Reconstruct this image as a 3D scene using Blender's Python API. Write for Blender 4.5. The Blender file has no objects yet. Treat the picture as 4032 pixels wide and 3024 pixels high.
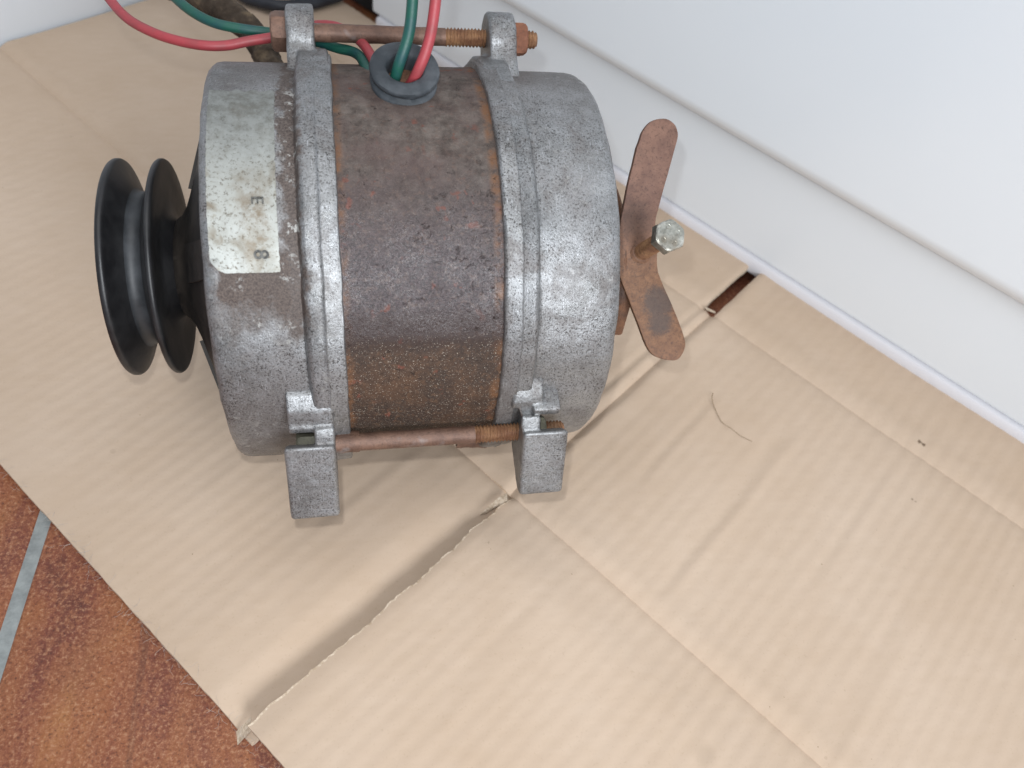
import bpy, bmesh, math, random
from mathutils import Vector, Matrix, noise
sc = bpy.context.scene
COL = sc.collection
S = 0.001                                   # everything below is written in millimetres
D1 = Vector((0.6155, -0.7881, 0)).normalized()    # along the box creases
D2 = Vector((-0.7881, -0.6155, 0)).normalized()   # across them
H = 79.0                                    # height of the generator's axis above the cardboard

# ------------------------------------------------------------------ camera
cam = bpy.data.objects.new('camera', bpy.data.cameras.new('camera')); COL.objects.link(cam)
R_ = Vector((0.97883, -0.16184, 0.12531)); U_ = Vector((0.05219, 0.78932, 0.61175)); F_ = Vector((0.19792, 0.59226, -0.78106))
CAMP = Vector((-25.15, -237.02, 306.31))
m = Matrix.Identity(4)
for i in range(3):
    m[i][0] = R_[i]; m[i][1] = U_[i]; m[i][2] = -F_[i]; m[i][3] = CAMP[i]*S
cam.matrix_world = m
cam.data.sensor_width = 36; cam.data.lens = 27.92
cam.data.clip_start = 0.01; cam.data.clip_end = 20
cam.data.dof.use_dof = True; cam.data.dof.focus_distance = 0.285; cam.data.dof.aperture_fstop = 13
sc.camera = cam
sc.render.resolution_x = 1024; sc.render.resolution_y = 768

# ------------------------------------------------------------------ world and lamps
w = bpy.data.worlds.new('World'); sc.world = w; w.use_nodes = True
w.node_tree.nodes['Background'].inputs[0].default_value = (0.80, 0.86, 1.0, 1)
w.node_tree.nodes['Background'].inputs[1].default_value = 0.24
def area(name, loc, target, size, power, color, shape='SQUARE', size_y=None):
    l = bpy.data.lights.new(name, 'AREA'); l.shape = shape; l.size = size*S
    if size_y: l.size_y = size_y*S
    l.energy = power; l.color = color
    o = bpy.data.objects.new(name, l); COL.objects.link(o); o.location = Vector(loc)*S
    o.rotation_euler = (Vector(target)-Vector(loc)).to_track_quat('-Z', 'Y').to_euler()
    return o
FL = CAMP + R_*(-9) + U_*21
area('phone_flash', FL, FL+F_*100, 7, 0.30, (0.92, 0.96, 1.0), 'DISK')
area('ceiling_light', (-60, -60, 1350), (60, -20, 0), 1000, 4.6, (1.0, 0.985, 0.97))
area('window_light', (230, -1000, 560), (60, 20, 40), 420, 8.2, (0.93, 0.96, 1.0))
sc.view_settings.view_transform = 'Standard'; sc.view_settings.look = 'None'
sc.view_settings.exposure = 0.34; sc.view_settings.gamma = 1

def uvp0(u, v, z): q = D1*u+D2*v; return (q.x, q.y, z)
# ------------------------------------------------------------------ node helpers
class NT:
    def __init__(s, name):
        s.m = bpy.data.materials.new(name); s.m.use_nodes = True
        s.t = s.m.node_tree; s.b = s.t.nodes['Principled BSDF']
        s.tc = s.t.nodes.new('ShaderNodeTexCoord')
    def lk(s, a, b): s.t.links.new(a, b)
    def val(s, inp, v):
        if isinstance(v, (int, float, tuple)): inp.default_value = v
        else: s.lk(v, inp)
    def noise(s, scale, detail=4, rough=.55, stretch=None, vec=None, dist=0, out='Fac'):
        n = s.t.nodes.new('ShaderNodeTexNoise'); n.inputs['Scale'].default_value = scale
        n.inputs['Detail'].default_value = detail; n.inputs['Roughness'].default_value = rough
        n.inputs['Distortion'].default_value = dist
        v = vec or s.tc.outputs['Object']
        if stretch:
            mp = s.t.nodes.new('ShaderNodeMapping'); mp.inputs['Scale'].default_value = stretch[:3]
            if len(stretch) > 3: mp.inputs['Rotation'].default_value = (0, 0, stretch[3])
            s.lk(v, mp.inputs[0]); v = mp.outputs[0]
        s.lk(v, n.inputs['Vector']); return n.outputs[out]
    def vor(s, scale, feature='F1', rnd=1, vec=None, out='Distance'):
        n = s.t.nodes.new('ShaderNodeTexVoronoi'); n.inputs['Scale'].default_value = scale; n.feature = feature
        n.inputs['Randomness'].default_value = rnd
        s.lk(vec or s.tc.outputs['Object'], n.inputs['Vector']); return n.outputs[out]
    def ramp(s, f, stops):
        n = s.t.nodes.new('ShaderNodeValToRGB'); e = n.color_ramp.elements
        while len(e) < len(stops): e.new(0.5)
        for k, (p, c) in enumerate(stops):
            e[k].position = p; e[k].color = (c, c, c, 1) if isinstance(c, (int, float)) else (*c, 1)
        s.lk(f, n.inputs[0]); return n.outputs[0]
    def mix(s, f, a, b, mode='MIX'):
        n = s.t.nodes.new('ShaderNodeMix'); n.data_type = 'RGBA'; n.blend_type = mode
        s.val(n.inputs[0], f)
        for k, v in ((6, a), (7, b)):
            if isinstance(v, tuple): n.inputs[k].default_value = (*v[:3], 1)
            else: s.lk(v, n.inputs[k])
        return n.outputs[2]
    def math(s, op, a, b=0.0, c=None, clamp=False):
        n = s.t.nodes.new('ShaderNodeMath'); n.operation = op; n.use_clamp = clamp
        s.val(n.inputs[0], a); s.val(n.inputs[1], b)
        if c is not None: s.val(n.inputs[2], c)
        return n.outputs[0]
    def uv(s):
        sp = s.t.nodes.new('ShaderNodeSeparateXYZ'); s.lk(s.tc.outputs['UV'], sp.inputs[0])
        return sp.outputs[0], sp.outputs[1]
    def xyz(s):
        sp = s.t.nodes.new('ShaderNodeSeparateXYZ'); s.lk(s.tc.outputs['Object'], sp.inputs[0])
        return sp.outputs
    def band(s, v, a, b, e):        # smooth 1 between a and b, edge softness e
        up = s.t.nodes.new('ShaderNodeMapRange'); up.interpolation_type = 'SMOOTHSTEP'
        s.val(up.inputs[0], v); up.inputs[1].default_value = a-e; up.inputs[2].default_value = a+e
        dn = s.t.nodes.new('ShaderNodeMapRange'); dn.interpolation_type = 'SMOOTHSTEP'
        s.val(dn.inputs[0], v); dn.inputs[1].default_value = b-e; dn.inputs[2].default_value = b+e
        dn.inputs[3].default_value = 1; dn.inputs[4].default_value = 0
        return s.math('MULTIPLY', up.outputs[0], dn.outputs[0])
    def bump(s, h, dist, strength=1, prev=None):
        n = s.t.nodes.new('ShaderNodeBump'); n.inputs['Distance'].default_value = dist*S
        n.inputs['Strength'].default_value = strength
        s.lk(h, n.inputs['Height'])
        if prev: s.lk(prev, n.inputs['Normal'])
        return n.outputs[0]
    def done(s, col=None, rough=None, metal=None, nrm=None, spec=None, coat=None):
        if col is not None:
            if isinstance(col, tuple): s.b.inputs['Base Color'].default_value = (*col, 1)
            else: s.lk(col, s.b.inputs['Base Color'])
        if rough is not None: s.val(s.b.inputs['Roughness'], rough)
        if metal is not None: s.val(s.b.inputs['Metallic'], metal)
        if spec is not None: s.val(s.b.inputs['Specular IOR Level'], spec)
        if coat is not None: s.val(s.b.inputs['Coat Weight'], coat); s.b.inputs['Coat Roughness'].default_value = .2
        if nrm is not None: s.lk(nrm, s.b.inputs['Normal'])
        return s.m

# ------------------------------------------------------------------ materials
def mat_cast(name, grime=0.5, patches=None):
    t = NT(name)
    big = t.noise(55, 5, .6); mid = t.noise(260, 5, .65); fine = t.noise(1500, 4, .7); pit = t.noise(2600, 2, .5)
    col = t.ramp(big, [(.26, (.150, .150, .147)), (.44, (.225, .228, .228)), (.60, (.285, .291, .295)), (.78, (.37, .38, .388))])
    col = t.mix(t.ramp(mid, [(.46, 0), (.76, .35)]), col, (.46, .475, .49))
    zone = t.ramp(t.noise(38, 4, .6), [(.38, .45), (.62, 1)])
    col = t.mix(t.math('MULTIPLY', t.ramp(fine, [(.38, 1), (.485, 0)]), zone), col, (.034, .031, .028))
    scr = t.noise(900, 3, .6, (3.5, .35, .35))
    col = t.mix(t.math('MULTIPLY', t.ramp(scr, [(.60, 0), (.72, 1)]), .5), col, (.60, .62, .65))       # dark pits
    col = t.mix(t.ramp(pit, [(.60, 0), (.70, .35)]), col, (.62, .64, .67))            # bright scuffs
    g = t.math('MULTIPLY', t.ramp(t.noise(75, 5, .65, vec=None, dist=.4), [(.46, 0), (.68, 1)]), grime)
    dirt = t.mix(t.ramp(fine, [(.4, 0), (.6, 1)]), (.052, .037, .031), (.115, .088, .074))
    mask = g
    if patches:
        u, v = t.uv()
        wob = t.math('MULTIPLY_ADD', t.noise(120, 5, .7), .16, -.08)
        wob2 = t.math('MULTIPLY_ADD', t.noise(110, 5, .7, dist=.4), .07, -.035)
        uw = t.math('ADD', u, wob); vw = t.math('ADD', v, wob2)
        for (x0, x1, a0, a1, e, k) in patches:
            mk = t.math('MULTIPLY', t.band(uw, x0/100, x1/100, e), t.band(vw, a0/360, a1/360, e*.6))
            mask = t.math('MAXIMUM', mask, t.math('MULTIPLY', mk, k))
        # pale oxide crumbs in the dirt
        crumb = t.math('MULTIPLY', t.ramp(t.noise(300, 5, .75), [(.57, 0), (.62, 1)]), t.math('MULTIPLY', t.ramp(t.noise(70, 2, .5), [(.44, 0), (.56, .95)]), t.math('MAXIMUM', mask, .25)))
    else:
        crumb = t.math('MULTIPLY', t.ramp(t.noise(420, 4, .7), [(.62, 0), (.68, .5)]), t.ramp(t.noise(90, 2, .5), [(.50, 0), (.62, .8)]))
    col = t.mix(mask, col, dirt)
    col = t.mix(crumb, col, (.40, .40, .38))
    h = t.math('MULTIPLY_ADD', fine, .6, t.math('MULTIPLY', mid, .9))
    n = t.bump(h, .30, .8)
    met = t.math('MULTIPLY_ADD', mask, -.50, .62)
    ro = t.math('MULTIPLY_ADD', fine, .36, t.math('MULTIPLY_ADD', mask, .25, .20))
    return t.done(col, ro, met, n)
M = {}
M['front'] = mat_cast('cast_aluminium_front', .60, [(-44.2, -37.6, 60, 152, .018, .95), (-64.5, -41, 132, 149.5, .035, 1.15), (-68, -36, 40, 92, .12, .55), (-60, -38, 165, 200, .08, .55)])
M['rear'] = mat_cast('cast_aluminium_rear', .55, [(20, 70, 40, 88, .1, .55), (47, 54, 117, 127, .05, .65), (24, 31, 155, 200, .04, .5)])
M['lug'] = mat_cast('cast_aluminium_lug', .55)
def mat_shell():
    t = NT('rusty_painted_shell'); u, v = t.uv()
    big = t.noise(45, 5, .6); mid = t.noise(170, 6, .7); fine = t.noise(1500, 6, .8); vf = t.noise(2400, 2, .6)
    vw = t.math('MULTIPLY_ADD', t.noise(60, 5, .6), .06, t.math('ADD', v, -.03))
    dusty = t.mix(t.ramp(mid, [(.35, 0), (.65, 1)]), (.050, .039, .033), (.145, .120, .105))
    dusty = t.mix(t.ramp(big, [(.42, 0), (.62, .6)]), dusty, (.105, .072, .066))
    paint = t.mix(t.ramp(fine, [(.40, 0), (.60, 1)]), (.012, .008, .008), (.076, .053, .055))
    rust = t.mix(t.ramp(fine, [(.35, 0), (.65, 1)]), (.018, .011, .009), (.070, .043, .029))
    rust = t.mix(t.ramp(big, [(.48, 0), (.72, .5)]), rust, (.125, .058, .026))
    m1 = t.band(vw, 121/360, 400/360, .045)
    col = t.mix(m1, dusty, paint)
    m2 = t.band(t.math('MULTIPLY_ADD', mid, .008, v), 156.5/360, 1.5, .006)
    col = t.mix(m2, col, rust)
    rsp = t.ramp(t.noise(520, 5, .75), [(.52, 0), (.64, .55)])
    col = t.mix(rsp, col, t.mix(m2, (.120, .080, .064), (.13, .070, .038)))
    redp = t.math('MULTIPLY', t.ramp(t.noise(210, 3, .5), [(.62, 0), (.68, 1)]), t.ramp(t.noise(60, 2), [(.45, 0), (.6, .8)]))
    col = t.mix(redp, col, (.17, .050, .030))
    edge = t.math('MAXIMUM', t.band(u, -.30, -.245, .012), t.band(u, .222, .30, .012))
    edge = t.math('MULTIPLY', edge, t.ramp(mid, [(.42, .0), (.62, .8)]))
    col = t.mix(edge, col, (.16, .072, .030))
    db = t.band(t.math('MULTIPLY_ADD', mid, .012, v), 150.5/360, 160/360, .008)
    col = t.mix(t.math('MULTIPLY', db, .75), col, (.030, .016, .013))
    glint = t.ramp(vf, [(.64, 0), (.69, 1)])
    gl2 = t.math('MULTIPLY', glint, t.math('MULTIPLY_ADD', m2, .75, .12))
    col = t.mix(gl2, col, (.45, .40, .33))
    h = t.math('MULTIPLY_ADD', fine, .9, t.math('MULTIPLY', mid, 2.4))
    pits = t.math('MULTIPLY', t.ramp(t.noise(330, 5, .75, dist=.6), [(.31, 1), (.41, 0)]), t.ramp(t.noise(50, 2), [(.40, 0), (.55, 1)]))
    h = t.math('SUBTRACT', h, t.math('MULTIPLY', pits, 1.2))
    col = t.mix(t.math('MULTIPLY', pits, .7), col, (.028, .020, .017))
    n = t.bump(h, .24, .9)
    wear = t.math('MULTIPLY', t.math('MULTIPLY', m1, t.math('SUBTRACT', 1.0, m2)), t.math('MULTIPLY', t.ramp(t.noise(1300, 5, .8), [(.44, 0), (.62, 1)]), t.ramp(t.noise(130, 5, .7), [(.36, .12), (.62, .75)])))
    t.lk(wear, t.b.inputs['Coat Weight']); t.b.inputs['Coat Roughness'].default_value = .24; t.b.inputs['Coat IOR'].default_value = 1.8
    t.lk(t.bump(t.math('MULTIPLY_ADD', fine, 1.0, mid), .22, .9), t.b.inputs['Coat Normal'])
    ro = t.math('MULTIPLY_ADD', m1, -.46, t.math('MULTIPLY_ADD', m2, .30, .78))
    ro = t.math('MULTIPLY_ADD', fine, .5, t.math('ADD', ro, -.22))
    return t.done(col, ro, 0.0, n, spec=t.math('MULTIPLY_ADD', m1, .20, .25))
M['shell'] = mat_shell()
def mat_rust(name, a, b, c, metal=.1, rough=.7, dist=.25):
    t = NT(name); mid = t.noise(160, 5, .65); fine = t.noise(1100, 5, .7); big = t.noise(70, 3, .5)
    col = t.mix(t.ramp(mid, [(.35, 0), (.65, 1)]), a, b)
    col = t.mix(t.ramp(big, [(.55, 0), (.66, .8)]), col, c)
    col = t.mix(t.ramp(fine, [(.33, .6), (.5, 0)]), col, (a[0]*.45, a[1]*.45, a[2]*.45))
    return t.done(col, t.math('MULTIPLY_ADD', fine, .3, rough-.15), metal, t.bump(t.math('MULTIPLY_ADD', fine, .6, mid), dist, .8))
M['rust'] = mat_rust('rusted_strap_steel', (.125, .062, .038), (.235, .115, .062), (.085, .062, .055))
M['rustbolt'] = mat_rust('rusted_bolt_steel', (.13, .075, .055), (.20, .115, .08), (.26, .25, .25), .35, .55)
M['rustthread'] = mat_rust('rusted_thread', (.15, .066, .034), (.29, .155, .075), (.30, .20, .12), .15, .7, .12)
M['rustnut'] = mat_rust('rusted_nut', (.17, .065, .035), (.28, .115, .06), (.34, .33, .32), .1, .65)
M['zinc'] = mat_rust('zinc_plated_head', (.30, .30, .26), (.62, .62, .56), (.20, .16, .11), .75, .38, .15)
M['dirtybolt'] = mat_rust('greasy_bolt_head', (.09, .085, .06), (.17, .16, .11), (.07, .05, .03), .2, .6)
def mat_black(name, c1, c2, rough, dist=.08, spec=.5):
    t = NT(name); f = t.noise(600, 4, .65); b = t.noise(80, 4, .6, (1, 1, 1))
    col = t.mix(t.ramp(b, [(.38, 0), (.66, 1)]), c1, c2)
    return t.done(col, t.math('MULTIPLY_ADD', b, .3, rough-.15), 0.0, t.bump(f, dist, .5), spec=spec)
M['pulley'] = mat_black('black_painted_pulley', (.010, .010, .011), (.024, .024, .025), .44)
M['groove'] = mat_black('worn_belt_groove', (.016, .018, .020), (.045, .049, .054), .5)
M['hub'] = mat_black('oily_black_hub', (.012, .010, .009), (.035, .028, .022), .55)
M['rubber'] = mat_black('weathered_rubber', (.030, .036, .042), (.085, .095, .105), .62, .2, .35)
M['cablejacket'] = mat_black('black_cable_jacket', (.012, .014, .020), (.028, .032, .042), .5)
def mat_cloth():
    t = NT('dirty_cloth_tape'); f = t.noise(1400, 3, .6, (1, 1, 1)); b = t.noise(150, 5, .65)
    col = t.ramp(b, [(.32, (.030, .021, .014)), (.52, (.065, .048, .034)), (.70, (.150, .110, .070))])
    return t.done(col, .85, 0.0, t.bump(t.math('MULTIPLY_ADD', f, .4, t.math('MULTIPLY', b, 1.5)), .5, .8), spec=.25)
M['cloth'] = mat_cloth()
def mat_wire(name, c, d):
    t = NT(name); b = t.noise(140, 4, .6); f = t.noise(700, 3, .6)
    col = t.mix(t.ramp(b, [(.45, 0), (.75, .8)]), c, d)
    return t.done(col, t.math('MULTIPLY_ADD', f, .2, .40), 0.0, t.bump(f, .05, .5))
M['redwire'] = mat_wire('red_wire_insulation', (.36, .050, .060), (.22, .050, .050))
M['greenwire'] = mat_wire('green_wire_insulation', (.010, .085, .060), (.012, .050, .075))
def mat_plate():
    t = NT('dirty_name_plate'); u, v = t.uv()
    f = t.noise(900, 5, .7); m_ = t.noise(300, 5, .7); b = t.noise(85, 5, .6, dist=.5)
    col = t.mix(t.ramp(b, [(.42, 0), (.60, .75)]), (.41, .425, .40), (.30, .30, .265))
    col = t.mix(t.ramp(b, [(.55, 0), (.70, .9)]), col, (.17, .135, .09))
    col = t.mix(t.ramp(f, [(.36, .95), (.46, 0)]), col, (.11, .095, .07))
    col = t.mix(t.math('MULTIPLY', t.ramp(m_, [(.30, 1), (.42, 0)]), .55), col, (.24, .22, .17))
    stn = t.math('MULTIPLY', t.band(t.math('MULTIPLY_ADD', t.noise(170, 5, .7), .10, u), -.50, -.425, .03), t.band(t.math('MULTIPLY_ADD', t.noise(120, 5, .7), .05, v), 124/360, 147/360, .02))
    col = t.mix(t.math('MULTIPLY', stn, t.ramp(m_, [(.40, .2), (.58, .9)])), col, (.19, .15, .10))
    top = t.band(t.math('MULTIPLY_ADD', b, .05, v), -1, 119/360, .05)
    col = t.mix(t.math('MULTIPLY', top, .80), col, t.mix(t.ramp(m_, [(.4, 0), (.6, 1)]), (.11, .112, .100), (.20, .21, .20)))
    return t.done(col, t.math('MULTIPLY_ADD', f, .3, .38), .25, t.bump(f, .08, .7))
M['plate'] = mat_plate()
t = NT('stamped_ink'); M['ink'] = t.done(t.mix(t.ramp(t.noise(900, 3), [(.4, 0), (.6, 1)]), (.03, .03, .028), (.12, .12, .11)), .6, .1)
t = NT('stamped_shadow'); M['stamp'] = t.done(t.mix(t.ramp(t.noise(900, 3), [(.4, 0), (.6, 1)]), (.045, .045, .04), (.11, .11, .10)), .5, .3)
def mat_card():
    t = NT('kraft_cardboard')
    fib = t.noise(900, 4, .7, (1, 1, 1)); grain = t.noise(260, 5, .6, (.35, 1, 1, -.9)); b = t.noise(9, 4, .6)
    col = t.mix(t.ramp(b, [(.35, 0), (.7, 1)]), (.515, .393, .288), (.570, .450, .345))
    col = t.mix(t.ramp(grain, [(.35, .12), (.65, 0)]), col, (.38, .27, .17))
    col = t.mix(t.ramp(fib, [(.28, .30), (.42, 0)]), col, (.34, .25, .16))
    # scattered grease specks, some faint and some dark
    v = t.vor(42, out='Distance'); wv = t.math('MULTIPLY_ADD', t.noise(700, 2), .05, v)
    cell = t.vor(42, out='Color'); sp = t.t.nodes.new('ShaderNodeSeparateXYZ'); t.lk(cell, sp.inputs[0])
    size = t.math('MULTIPLY_ADD', t.math('POWER', sp.outputs[0], 5.0), .055, .050)
    spk = t.math('MULTIPLY', t.math('LESS_THAN', wv, size), t.math('MULTIPLY', t.math('GREATER_THAN', sp.outputs[1], .50), sp.outputs[2]))
    # object-space dirt
    col = t.mix(t.math('MULTIPLY', spk, .85), col, (.15, .10, .06))
    v2 = t.vor(150); c2 = t.vor(150, out='Color'); sp2 = t.t.nodes.new('ShaderNodeSeparateXYZ'); t.lk(c2, sp2.inputs[0])
    s2 = t.math('MULTIPLY', t.math('LESS_THAN', t.math('MULTIPLY_ADD', t.noise(1500, 2), .06, v2), .075), t.math('GREATER_THAN', sp2.outputs[0], .90))
    col = t.mix(t.math('MULTIPLY', s2, .6), col, (.22, .15, .09))
    for (c, r) in (((254.6, -55.4), .0010), ((256.0, -57.2), .0010), ((234.1, -87.0), .0006), ((235.0, -88.4), .0005), ((95.7, -183.0), .0042)):
        n = t.t.nodes.new('ShaderNodeVectorMath'); n.operation = 'DISTANCE'; t.lk(t.tc.outputs['Object'], n.inputs[0])
        o0 = uvp0(77, 7, -5); n.inputs[1].default_value = ((c[0]-o0[0])*S, (c[1]-o0[1])*S, 5*S)
        d = t.math('MULTIPLY_ADD', t.noise(600, 4, .7), .0022, t.math('ADD', n.outputs['Value'], -.0011))
        big_ = r > .003
        col = t.mix(t.math('MULTIPLY', t.band(d, -1, r, .0004 if not big_ else .002), .12 if big_ else .85), col, (.09, .055, .03))
    n = t.bump(t.math('MULTIPLY_ADD', fib, .5, grain), .05, .6)
    return t.done(col, .82, 0.0, n, spec=.25)
M['card'] = mat_card()
t = NT('torn_card_edge'); M['cardedge'] = t.done(t.mix(t.ramp(t.noise(600, 4, .7, (1, 1, 3)), [(.35, 0), (.65, 1)]), (.46, .35, .24), (.76, .64, .50)), .9, 0.0, t.bump(t.noise(900, 3), .2, .8), spec=.2)
def mat_tile():
    t = NT('glazed_terracotta_tile')
    st = t.noise(30, 6, .65, (1, .35, 1, .09), dist=.6); b = t.noise(17, 4, .6, (1, .5, 1, .09)); wd = t.noise(75, 3, .5, (1, .14, 1, .09), dist=1.0)
    f2 = t.noise(330, 6, .78, (1, .8, 1, .3), dist=.5); f3 = t.noise(700, 5, .75)
    col = t.ramp(st, [(.30, (.075, .020, .013)), (.45, (.190, .050, .024)), (.57, (.27, .088, .030)), (.72, (.36, .150, .048))])
    col = t.mix(t.ramp(b, [(.48, 0), (.62, .70)]), col, (.14, .034, .020))
    col = t.mix(t.ramp(f2, [(.47, 0), (.58, .62)]), col, (.31, .115, .050))
    col = t.mix(t.ramp(f3, [(.52, 0), (.64, .60)]), col, (.50, .27, .15))
    col = t.mix(t.ramp(f3, [(.32, .8), (.46, 0)]), col, (.055, .016, .010))
    col = t.mix(t.ramp(wd, [(.30, .35), (.36, 0)]), col, (.090, .034, .020))
    return t.done(col, t.math('MULTIPLY_ADD', f2, .3, .30), 0.0, t.bump(t.math('MULTIPLY_ADD', f2, 1.2, f3), .35, .8))
M['tile'] = mat_tile()
t = NT('cement_grout'); M['grout'] = t.done(t.mix(t.ramp(t.noise(200, 5, .6), [(.35, 0), (.65, 1)]), (.20, .215, .21), (.30, .32, .31)), .9, 0.0, t.bump(t.noise(900, 4), .2, .6))
t = NT('white_enamel'); M['enamel'] = t.done(t.mix(t.ramp(t.noise(4, 3), [(.4, 0), (.6, 1)]), (.72, .765, .80), (.75, .79, .82)), .28, 0.0, t.bump(t.noise(500, 2), .01, .5))
t = NT('white_plastic_plinth'); M['plinth'] = t.done((.68, .675, .70), .5, 0.0)
t = NT('recess_shade'); M['dark'] = t.done((.03, .028, .026), .9, 0.0)  # near-black colour stands in for shade under the appliance
t = NT('painted_wall'); M['wall'] = t.done(t.mix(t.ramp(t.noise(6, 4), [(.4, 0), (.6, 1)]), (.70, .75, .80), (.74, .78, .82)), .7, 0.0, t.bump(t.noise(300, 4), .15, .5))
t = NT('straw_fibre'); M['fibre'] = t.done((.17, .105, .045), .8, 0.0)
t = NT('grey_lint'); M['lint'] = t.done((.42, .38, .34), .9, 0.0)

# ------------------------------------------------------------------ mesh helpers
def tag(o, label=None, cat=None, group=None, kind=None):
    for k, v in (('label', label), ('category', cat), ('group', group), ('kind', kind)):
        if v: o[k] = v
    return o
def empty(name, loc=(0, 0, 0)):
    o = bpy.data.objects.new(name, None); COL.objects.link(o); o.location = Vector(loc)*S
    o.empty_display_size = .02; return o
def link(name, me, mat, parent=None, smooth=True, angle=40):
    if not isinstance(mat, (list, tuple)): mat = [mat]
    for x in mat: me.materials.append(x)
    me.validate()
    for p in me.polygons: p.use_smooth = smooth
    if smooth: me.set_sharp_from_angle(angle=math.radians(angle))
    o = bpy.data.objects.new(name, me); COL.objects.link(o)
    if parent:
        o.parent = parent
        pl = parent.location; g = parent.parent
        o.location = (0, 0, 0)
    return o
# all parts' vertices are written in world mm; every parent Empty stands at the origin's spot given by OFF
OFF = {}
def mesh(name, verts, faces, mat, parent=None, smooth=True, angle=40, uvs=None, mids=None):
    o0 = OFF.get(parent.name, Vector((0, 0, 0))) if parent else Vector((0, 0, 0))
    me = bpy.data.meshes.new(name)
    me.from_pydata([tuple((Vector(v)-o0)*S) for v in verts], [], faces)
    if uvs:
        lay = me.uv_layers.new(name='UVMap')
        for l in me.loops: lay.data[l.index].uv = uvs[l.vertex_index]
    if mids:
        for p, k in zip(me.polygons, mids): p.material_index = k
    o = link(name, me, mat, parent, smooth, angle)
    if parent: OFF[o.name] = o0
    return o
def bm_obj(name, bm, mat, parent=None, smooth=True, angle=40):
    bm.normal_update()
    o0 = OFF.get(parent.name, Vector((0, 0, 0))) if parent else Vector((0, 0, 0))
    for v in bm.verts: v.co = (v.co-o0)*S
    me = bpy.data.meshes.new(name); bm.to_mesh(me); bm.free()
    o = link(name, me, mat, parent, smooth, angle)
    if parent: OFF[o.name] = o0
    return o
AX = Vector((0, 0, H))
def cyl(x, r, deg):
    a = math.radians(deg); return Vector((x, r*math.cos(a), H+r*math.sin(a)))
def lathe(name, prof, mat, parent, n=240, wob=.0, center=None, axis='X', edgewob=0.0, a0=0, a1=360, mats=None, seed=0.0):
    """prof: (x, r) list, revolved round the generator's axis; uv = x/100, deg/360"""
    full = abs(a1-a0-360) < 1e-6
    vs, uv, fs, mi = [], [], [], []
    cnt = n+1
    for i in range(cnt):
        d = a0+(a1-a0)*i/n
        for (x, r) in prof:
            p = cyl(x, r, d)
            q = cyl(x, r, d % 360) if full else p
            k = wob*noise.noise(Vector((q.x*.06+seed, q.y*.06, q.z*.06)))+wob*.4*noise.noise(Vector((q.x*.3+seed, q.y*.3, q.z*.3)))
            kx = edgewob*noise.noise(Vector((seed+5, q.y*.12, q.z*.12)))+edgewob*.5*noise.noise(Vector((seed+9, q.y*.5, q.z*.5)))
            vs.append(cyl(x+kx, r+k, d)); uv.append((x/100, (d % 360 if i < n else a1 if a1 <= 360 else a1)/360))
    m_ = len(prof)
    for i in range(n):
        for j in range(m_-1):
            a = i*m_+j; fs.append((a, a+1, a+m_+1, a+m_)); mi.append(mats[j] if mats else 0)
    return mesh(name, vs, fs, mat, parent, True, 50, uv, mi)
def frame_for(d):
    d = d.normalized(); up = Vector((0, 0, 1)) if abs(d.z) < .9 else Vector((1, 0, 0))
    a = d.cross(up).normalized(); return a, d.cross(a).normalized()
def catmull(pts, per=14):
    P = [Vector(p) for p in pts]; P = [P[0]*2-P[1]]+P+[P[-1]*2-P[-2]]; out = []
    for i in range(1, len(P)-2):
        for k in range(per):
            t_ = k/per; a, b, c, d = P[i-1], P[i], P[i+1], P[i+2]
            out.append(.5*((2*b)+(c-a)*t_+(2*a-5*b+4*c-d)*t_*t_+(3*b-3*c+d-a)*t_**3))
    out.append(P[-2]); return out
def tube(name, pts, rad, mat, parent=None, n=16, caps=True, flat=1.0):
    """rad: number or f(t, angle, point)"""
    L = len(pts); vs, fs = [], []; prev = None
    for i, p in enumerate(pts):
        d = (pts[min(i+1, L-1)]-pts[max(i-1, 0)]).normalized()
        if prev is None: a, b = frame_for(d)
        else:
            a = (prev-d*prev.dot(d)).normalized(); b = d.cross(a).normalized()
        prev = a
        for k in range(n):
            th = 2*math.pi*k/n; r = rad(i/(L-1), th, p) if callable(rad) else rad
            vs.append(p+(a*math.cos(th)+b*math.sin(th)*flat)*r)
    for i in range(L-1):
        for k in range(n):
            k2 = (k+1) % n; fs.append((i*n+k, i*n+k2, (i+1)*n+k2, (i+1)*n+k))
    if caps: fs.append(tuple(range(n))[::-1]); fs.append(tuple((L-1)*n+k for k in range(n)))
    return mesh(name, vs, fs, mat, parent, True, 50)
def screw(name, p0, p1, r, pitch, depth, mat, parent, n=20, wob=.15):
    p0, p1 = Vector(p0), Vector(p1); Ln = (p1-p0).length; steps = max(4, int(Ln/pitch*6))
    def rr(t_, th, p):
        ph = (t_*Ln/pitch+th/(2*math.pi)) % 1
        tri = abs(ph-.5)*2
        e = min(1, (1-t_)*Ln/1.2)
        return (r-depth*tri)*(.8+.2*e)+wob*noise.noise(p*.8)
    return tube(name, [p0.lerp(p1, i/steps) for i in range(steps+1)], rr, mat, parent, n)
def rod(name, p0, p1, r, mat, parent, n=24, wob=.2):
    p0, p1 = Vector(p0), Vector(p1)
    return tube(name, [p0.lerp(p1, i/40) for i in range(41)], lambda t_, th, p: r+wob*noise.noise(Vector((p.x*.25, p.y*.25+th, p.z*.25))), mat, parent, n)
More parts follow.
